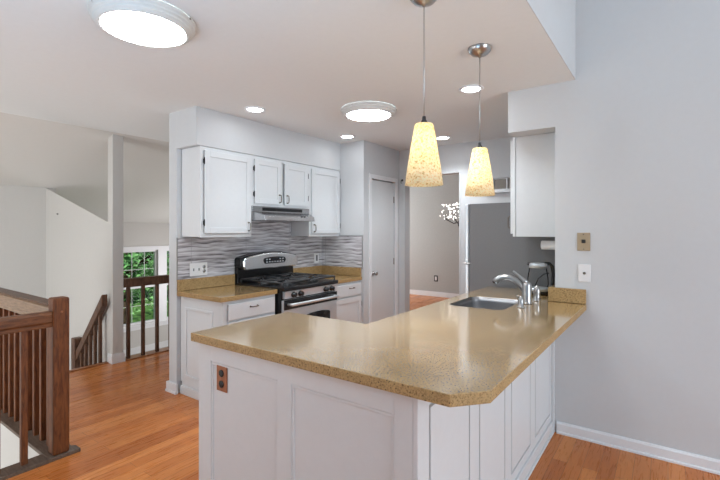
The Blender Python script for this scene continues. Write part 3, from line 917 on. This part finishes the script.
# faucet
bx, by = -.776, 3.02
t = thing('kitchen_faucet', 'brushed nickel single-lever pull-out faucet standing behind the sink', 'faucet', (bx, by, CT))
bm = bm_new(); lathe(bm, [(.037, 0), (.037, .006), (.031, .010), (.0305, .012), (.030, .128), (.027, .138), (.016, .146), (0, .148)], (bx, by, CT + .001), 'Z', 24); obj('body', bm, M['chrome'], t)
bm = bm_new()
sp = [(-.785, 3.02, .985), (-.800, 3.016, 1.012), (-.822, 3.010, 1.044), (-.850, 3.004, 1.070), (-.885, 2.998, 1.086), (-.920, 2.992, 1.088), (-.950, 2.988, 1.079), (-.972, 2.985, 1.063), (-.982, 2.984, 1.052)]
tube(bm, sp, [.015, .0175, .0185, .019, .0195, .020, .021, .022, .020], 14); obj('spout', bm, M['chrome'], t)
bm = bm_new(); tube(bm, [(-.979, 2.984, 1.056), (-.986, 2.983, 1.042)], [.017, .016], 12); obj('spray_head', bm, M['black'], t)
bm = bm_new()
tube(bm, [(bx - .003, by, CT + .140), (bx - .022, by, CT + .158), (bx - .055, by - .01, CT + .190), (bx - .082, by - .016, CT + .214), (bx - .088, by - .018, CT + .217)], [.020, .015, .0085, .0078, .005], 12); obj('lever', bm, M['chrome'], t)
bm = bm_new(); lathe(bm, [(.026, 0), (.026, .004), (.018, .008), (.017, .040), (.017, .056), (.010, .064), (.008, .072), (0, .074)], (-.770, 2.85, CT + .001), 'Z', 18)
tube(bm, [(-.770, 2.85, CT + .067), (-.785, 2.85, CT + .074), (-.800, 2.848, CT + .068)], .0065, 8)
tag(obj('soap_pump', bm, M['chrome'], None, (-.770, 2.85, CT)), 'small nickel soap pump on the counter at the sink corner, nearer than the faucet', 'soap dispenser')
bm = bm_new(); lathe(bm, [(.030, 0), (.030, .004), (.023, .012), (.022, .052), (.026, .066), (.020, .088), (.010, .104), (0, .108)], (-.752, 3.19, CT + .001), 'Z', 18)
tag(obj('side_sprayer', bm, M['chrome'], None, (-.752, 3.19, CT)), 'nickel side sprayer on the counter just right of the faucet', 'sprayer')

# electric glass kettle
kx, ky = -.825, 3.53
t = thing('electric_kettle', 'glass electric kettle with black handle on the counter in front of the refrigerator', 'kettle', (kx, ky, CT))
bm = bm_new(); lathe(bm, [(.078, 0), (.080, .012), (.074, .024), (0, .024)], (kx, ky, CT + .001), 'Z', 28); obj('base', bm, M['black'], t)
bm = bm_new(); lathe(bm, [(.070, .026), (.074, .03), (.074, .052)], (kx, ky, CT), 'Z', 28); obj('heating_ring', bm, M['steel'], t)
bm = bm_new(); lathe(bm, [(.073, .052), (.078, .08), (.076, .13), (.066, .19), (.062, .205)], (kx, ky, CT), 'Z', 28, cap=False); obj('glass_body', bm, M['kettleglass'], t)
bm = bm_new(); lathe(bm, [(.066, .205), (.067, .235), (.062, .240), (.030, .244), (0, .245)], (kx, ky, CT), 'Z', 28); obj('lid', bm, M['steel'], t)
dv = Vector((.812, .30, 0)).normalized()
P_ = lambda r, z: (kx + dv.x * r, ky + dv.y * r, CT + z)
bm = bm_new(); tube(bm, [P_(.045, .240), P_(.085, .238), P_(.105, .215), P_(.112, .16), P_(.108, .10), P_(.098, .05), P_(.078, .035)], [.012, .013, .014, .013, .012, .012, .012], 12); obj('handle', bm, M['black'], t)
bm = bm_new(); tube(bm, [P_(-.050, .225), P_(-.078, .240)], [.016, .009], 10); obj('spout', bm, M['black'], t)
# its power cord looping in front of the glass
fw = Vector((.583, -.812, 0))
bm = bm_new()
cp = [(kx + .085, ky - .02, CT + .17), (kx + .06, ky - .075, CT + .165), (kx + .025, ky - .095, CT + .13), (kx + .005, ky - .10, CT + .08), (kx + .012, ky - .098, CT + .03), (kx + .03, ky - .09, CT + .006)]
tube(bm, cp, .004, 8); obj('power_cord', bm, M['black'], t)

# paper towel roll under the right wall cabinet
t = thing('paper_towel_holder', 'white paper towel roll mounted under the right wall cabinet', 'paper towel', (-.69, 3.50, 1.30))
bm = bm_new(); lathe(bm, [(.018, 0), (.034, 0), (.034, .20), (.018, .20)], (-.79, 3.50, 1.298), 'X', 24); obj('paper_roll', bm, M['paper'], t)
bm = bm_new(); tube(bm, [(-.775, 3.50, 1.298), (-.575 - .07, 3.50, 1.298)], .008, 8); box(bm, -.668, -.66, 3.485, 3.515, 1.298, 1.361); obj('bracket', bm, M['plastic'], t)

# ------------------------------------------------------------------ wall plates
def plate(face, c, w_, h_, mat, label, kind):
    """c: centre on the wall surface"""
    x, y, z = c
    t = thing('wall_plate', label, kind, c)
    bm = bm_new()
    if face == 'Y': box(bm, x - w_ / 2, x + w_ / 2, y - .007, y - .0002, z - h_ / 2, z + h_ / 2, .003)
    else: box(bm, x + .0002, x + .007, y - w_ / 2, y + w_ / 2, z - h_ / 2, z + h_ / 2, .003)
    obj('cover_plate', bm, mat, t)
    return t
WY = 3.24
t = plate('Y', (-.463, WY, 1.334), .080, .122, M['beigeplastic'], 'beige phone jack plate on the grey wall, above the white one', 'wall plate')
bm = bm_new(); box(bm, -.475, -.451, WY - .012, WY - .006, 1.325, 1.349, .002); obj('jack', bm, M['darkgap'], t)
for z in (1.385, 1.284):
    bm = bm_new(); lathe(bm, [(.0045, 0), (.0045, .002), (0, .003)], (-.463, WY - .0068, z), '-Y', 10); obj('screw', bm, M['bronze'], t)
t = plate('Y', (-.458, WY, 1.122), .076, .118, M['plastic'], 'white cable jack plate on the grey wall, above the quartz upstand', 'wall plate')
bm = bm_new(); lathe(bm, [(.009, 0), (.009, .004), (.005, .005), (.005, .012), (0, .012)], (-.458, WY - .0068, 1.122), '-Y', 12); obj('jack', bm, M['bronze'], t)
t = plate('X', (-3.445, 2.296, 1.060), .178, .116, M['plastic'], 'wide white switch and outlet plate on the tiles left of the range', 'wall plate')
for y in (2.242, 2.296):
    bm = bm_new(); box(bm, -3.4385, -3.430, y - .005, y + .005, 1.048, 1.072, .001); obj('switch', bm, M['chrome'], t)
for z in (1.042, 1.080):
    bm = bm_new(); lathe(bm, [(.016, 0), (.016, .002), (.0, .002)], (-3.4385, 2.350, z), 'X', 14); obj('socket', bm, M['chrome'], t)
t = plate('X', (-3.445, 3.895, 1.080), .080, .118, M['plastic'], 'white outlet plate on the tiles in the corner right of the range', 'wall plate')
bm = bm_new(); box(bm, -3.4385, -3.434, 3.880, 3.910, 1.045, 1.115, .002); obj('socket', bm, M['fridge'], t)
t = plate('Y', (-4.03, 8.4, .385), .085, .13, M['iron'], 'dark outlet plate low on the far room wall, seen through the doorway', 'wall plate')
bm = bm_new(); box(bm, -4.05, -4.01, 8.390, 8.394, .345, .425, .002); obj('socket', bm, M['plastic'], t)
# small hook on the back wall beside the doorway
bm = bm_new(); lathe(bm, [(.014, 0), (.014, .006), (.006, .008), (.006, .03), (0, .032)], (-2.775, 4.7998, 2.055), '-Y', 12); tube(bm, [(-2.775, 4.772, 2.055), (-2.775, 4.762, 2.03), (-2.775, 4.772, 2.012)], .005, 8)
tag(obj('wall_hook', bm, M['iron'], None, (-2.775, 4.80, 2.055)), 'small dark hook on the back wall beside the doorway top', 'hook')
bm = bm_new(); lathe(bm, [(.012, 0), (.012, .004), (.004, .006), (.004, .02), (0, .021)], (-6.21, 2.1598, 1.617), '-Y', 10)
tag(obj('picture_nail', bm, M['iron'], None, (-6.21, 2.16, 1.617)), 'tiny dark picture nail in the sloped-top stair wall', 'nail')

# ------------------------------------------------------------------ lamps
def flush_light(x, y, label):
    t = thing('ceiling_light', label, 'ceiling light', (x, y, 2.44), 'round flush ceiling lights')
    bm = bm_new()
    lathe(bm, [(.228, 0), (.236, -.008), (.236, -.018), (.224, -.020), (.228, -.026), (.226, -.033), (.214, -.035), (.217, -.041), (.215, -.047), (.203, -.050), (.203, -.056), (.190, -.058), (.184, -.050), (.184, -.02)], (x, y, 2.4395), 'Z', 56, cap=False)
    obj('trim_ring', bm, M['fixture'], t)
    bm = bm_new()
    lathe(bm, [(.188, -.050), (.172, -.060), (.13, -.070), (.08, -.076), (.04, -.078), (0, -.079)], (x, y, 2.4395), 'Z', 48, cap=False)
    obj('diffuser', bm, M['diffuser'], t)
    for a in (.5, 2.6, 4.7):
        bm = bm_new(); lathe(bm, [(.004, 0), (.006, .006), (0, .008)], (x + .232 * math.cos(a), y + .232 * math.sin(a), 2.426), 'X', 8); obj('screw', bm, M['bronze'], t)
    return t
f0 = flush_light(-2.07, 1.085, 'large round flush ceiling light nearest the camera, over the hall side')
dup(f0, (-2.065, 3.0, 2.44), 'round flush ceiling light over the kitchen floor, between the downlights')

def can(x, y, label, power=30, size=72):
    t = thing('downlight', label, 'downlight', (x, y, 2.44), 'recessed downlights in the kitchen ceiling')
    bm = bm_new(); lathe(bm, [(.088, 0), (.090, -.004), (.082, -.009), (.070, -.009), (.064, -.001)], (x, y, 2.4395), 'Z', 36, cap=False); obj('trim_ring', bm, M['trim'], t)
    bm = bm_new(); lathe(bm, [(.066, -.002), (.05, -.007), (0, -.009)], (x, y, 2.4395), 'Z', 28, cap=False); obj('lens', bm, M['canlens'], t)
    d = bpy.data.lights.new('downlight_beam', 'SPOT'); d.energy = power; d.color = (.90, .955, 1); d.spot_size = math.radians(size); d.spot_blend = 1; d.shadow_soft_size = .06
    o = bpy.data.objects.new('downlight_beam', d); COL.objects.link(o); o.parent = t; o.location = (0, 0, -.016)
    return t
can(-2.85, 2.44, 'lit recessed downlight above the tall left wall cabinet')
can(-2.85, 3.73, 'lit recessed downlight in the corner above the right wall cabinet by the pantry')
can(-2.03, 4.40, 'lit recessed downlight by the doorway, half hidden behind the near pendant shade', 78, 130)
can(-1.16, 3.0, 'lit recessed downlight above the sink, beside the far pendant', 45, 110)

def pendant(x, y, label):
    t = thing('pendant_lamp', label, 'pendant lamp', (x, y, 2.44), 'amber glass pendants over the peninsula')
    bm = bm_new(); lathe(bm, [(.066, 0), (.066, -.004), (.060, -.020), (.045, -.036), (.022, -.046), (.008, -.050), (.005, -.056), (0, -.056)], (x, y, 2.4395), 'Z', 36); obj('canopy', bm, M['chrome'], t)
    bm = bm_new(); tube(bm, [(x, y, 2.386), (x, y, 2.15), (x, y, 1.905)], .0022, 6); obj('cord', bm, M['chrome'], t)
    bm = bm_new(); lathe(bm, [(.0, .036), (.008, .034), (.009, .018), (.014, .014), (.014, 0), (0, 0)], (x, y, 1.872), 'Z', 16); obj('socket', bm, M['iron'], t)
    bm = bm_new(); lathe(bm, [(.012, .266), (.037, .265), (.041, .258), (.054, .185), (.071, .085), (.0825, .0), (.0785, 0), (.067, .085), (.050, .185), (.037, .254), (.012, .260)], (x, y, 1.608), 'Z', 40, cap=False); obj('shade', bm, M['shade'], t)
    bm = bm_new(); lathe(bm, [(0, .0), (.018, .006), (.028, .03), (.022, .055), (.012, .072), (.012, .10), (0, .10)], (x, y, 1.735), 'Z', 16); obj('bulb', bm, M['bulb'], t)
    return t
p0 = pendant(-.863, 1.68, 'near pendant lamp with mottled amber cone shade, left one over the peninsula')
dup(p0, (-.863, 2.362, 2.44), 'far pendant lamp with mottled amber cone shade, hanging nearer the sink')

# chandelier in the far room
cx, cy, cz = -2.64, 6.4, 1.66
t = thing('chandelier', 'lit crystal chandelier with dark stem in the far room, seen through the doorway', 'chandelier', (cx, cy, 2.75))
bm = bm_new(); tube(bm, [(cx, cy, 2.75), (cx, cy, 1.55)], .012, 8); lathe(bm, [(.06, 0), (.05, -.03), (0, -.04)], (cx, cy, 2.749), 'Z', 20); lathe(bm, [(0, -.08), (.05, -.05), (.06, 0), (.03, .05), (0, .05)], (cx, cy, 1.53), 'Z', 16); obj('stem', bm, M['iron'], t)
for k in range(8):
    a = 2 * PI * k / 8
    bm = bm_new()
    tube(bm, [(cx, cy, 1.56), (cx + .12 * math.cos(a), cy + .12 * math.sin(a), 1.52), (cx + .24 * math.cos(a), cy + .24 * math.sin(a), 1.58), (cx + .26 * math.cos(a), cy + .26 * math.sin(a), 1.66)], .007, 6)
    ar = obj('arm', bm, M['iron'], t)
    for j in range(14):
        r = random.uniform(.02, .13); b_ = random.uniform(0, 2 * PI); z = random.uniform(1.60, 1.84)
        ct = (cx + .22 * math.cos(a) + r * math.cos(b_), cy + .22 * math.sin(a) + r * math.sin(b_), z)
        rr = random.uniform(.007, .014)
        bm = bm_new(); lathe(bm, [(0, -2.6 * rr), (.8 * rr, 0), (0, 1.2 * rr)], ct, random.choice('XYZ'), 6, smooth=False)
        obj('crystal', bm, M['crystal'], ar)

# ------------------------------------------------------------------ railings
def balu(bm, x, y, z0, z1, w_=.034):
    return box(bm, x - w_ / 2, x + w_ / 2, y - w_ / 2, y + w_ / 2, z0, z1, .004)
t = thing('stair_railing', 'reddish oak stair railing with thick square newel, left foreground', 'railing', (-3.105, 1.085, .022))
bm = bm_new(); box(bm, -3.150, -3.060, 1.04, 1.13, .022, .992, .012, 3); obj('newel_post', bm, M['railwood'], t)
bm = bm_new(); lathe(bm, [(.007, 0), (.006, .003), (0, .004)], (-3.0602, 1.085, .905), 'X', 12); obj('plug', bm, M['nosing'], t)
bm = bm_new(); prism(bm, [(-3.14, .815), (-3.075, .815), (-3.075, .84), (-3.070, .848), (-3.070, .895), (-3.082, .910), (-3.133, .910), (-3.145, .895), (-3.145, .848), (-3.14, .84)], -1.2, 1.04, 'Y', .003)
obj('handrail', bm, M['handwood'], t)
bm = bm_new(); prism(bm, [(1.05, .825), (1.12, .825), (1.12, .85), (1.125, .86), (1.125, .925), (1.112, .940), (1.058, .940), (1.045, .925), (1.045, .86), (1.05, .85)], -4.80, -3.15, 'X', .003)
obj('handrail', bm, M['handwoodx'], t)['label'] = 'handrail with its lit side painted lighter'
bm = bm_new(); box(bm, -4.80, -3.15, 1.04, 1.13, .938, .948, .003); obj('rail_cap', bm, M['railgrey'], t)
for k in range(13):
    x = -3.245 - .123 * k
    bm = bm_new(); balu(bm, x, 1.085, .022, .832); obj('baluster', bm, M['railwood'], t)
for k in range(8):
    y = .905 - .13 * k
    bm = bm_new(); balu(bm, -3.108, y, .022, .82); obj('baluster', bm, M['railwood'], t)

t = thing('stair_railing', 'dark railing sloping down from the grey wall post into the foyer', 'railing', (-5.4, 2.10, -.6))
ry = 2.10
bm = bm_new(); box(bm, -5.545, -5.455, ry - .045, ry + .045, -.744, .185, .012, 3); obj('newel_post', bm, M['railgrey'], t)
bm = bm_new(); prism(bm, [(-5.47, -.085), (-4.815, .62), (-4.815, .740), (-5.47, .030)], ry - .03, ry + .03, 'Y', .006); obj('handrail', bm, M['railgrey'], t)
for x in (-5.37, -5.26, -5.15, -5.035, -4.92):
    zr = -.10 + (x + 5.50) / .615 * .66 + .02
    st = -.186 * (1 + int((-4.86 - x) / .22))
    bm = bm_new(); balu(bm, x, ry, st, zr, .032); obj('baluster', bm, M['railgrey'], t)

t = thing('guard_railing', 'straight dark guard railing between the grey wall post and the kitchen wall, window behind', 'railing', (-4.80, 3.1, .012))
bm = bm_new(); box(bm, -4.833, -4.767, 2.272, 4.05, .790, .888, .008); obj('handrail', bm, M['railgrey'], t)
for k in range(11):
    y = 2.335 + .163 * k
    bm = bm_new(); balu(bm, -4.80, y, .012, .795, .034); obj('baluster', bm, M['railgrey'], t)

# ------------------------------------------------------------------ outside the foyer windows
bm = bm_new(); box(bm, -60, WX - .2, -30, 50, -2.7, -2.5); struct('ground', bm, M['grass'])
def tree(x, y, h, r, n, label, z0=-2.5):
    t = thing('leafy_tree', label, 'tree', (x, y, z0), 'trees outside the foyer window')
    bm = bm_new()
    tube(bm, [(x, y, z0), (x + .05, y, z0 + h * .3), (x - .05, y + .1, z0 + h * .6), (x, y, z0 + h * .85)], [.16, .13, .09, .03], 10)
    for k in range(6):
        a = random.uniform(0, 2 * PI); zz = z0 + h * random.uniform(.28, .6)
        tube(bm, [(x, y, zz), (x + r * .35 * math.cos(a), y + r * .35 * math.sin(a), zz + .4), (x + r * .7 * math.cos(a), y + r * .7 * math.sin(a), zz + .9)], [.06, .04, .015], 6)
    obj('trunk', bm, M['bark'], t)
    bm = bm_new()
    cl = [(Vector((random.gauss(0, .45) * r, random.gauss(0, .45) * r, random.uniform(.22, 1.0) * h)), random.uniform(.28, .5) * r) for _ in range(26)]
    for k in range(n):
        c, cr = random.choice(cl)
        d = Vector((random.gauss(0, 1), random.gauss(0, 1), random.gauss(0, 1))).normalized() * cr * random.uniform(.6, 1)
        p = Vector((x, y, z0)) + c + d
        u = Vector((random.gauss(0, 1), random.gauss(0, 1), random.gauss(0, .6))).normalized()
        v = u.cross(Vector((random.gauss(0, 1), random.gauss(0, 1), random.gauss(0, 1)))).normalized()
        s = random.uniform(.05, .11)
        q = [bm.verts.new(p + u * s), bm.verts.new(p + v * s * .5), bm.verts.new(p - u * s), bm.verts.new(p - v * s * .5)]
        bm.faces.new(q)
    obj('foliage', bm, M['leaf'], t)
tree(-12.6, 6.0, 5.8, 1.75, 5200, 'leafy green tree nearest the foyer window glass, with dark trunk')
tree(-17.5, 10.6, 6.6, 2.3, 4200, 'tall green tree further back, right side of the foyer window view')
tree(-29.0, 14.0, 9.0, 2.8, 3600, 'green tree far behind the nearest one, left side of the foyer window view')
t = thing('neighbor_house', 'pale blue house glimpsed low through the foyer window', 'house', (-24, 9.2, -2.5))
bm = bm_new(); box(bm, -26, -23, 6.5, 11.0, -2.5, .2); obj('wall', bm, M['siding'], t)
bm = bm_new(); prism(bm, [(-26.3, .2), (-22.7, .2), (-24.5, 1.4)], 6.2, 11.3, 'Y'); obj('roof', bm, M['roofing'], t)
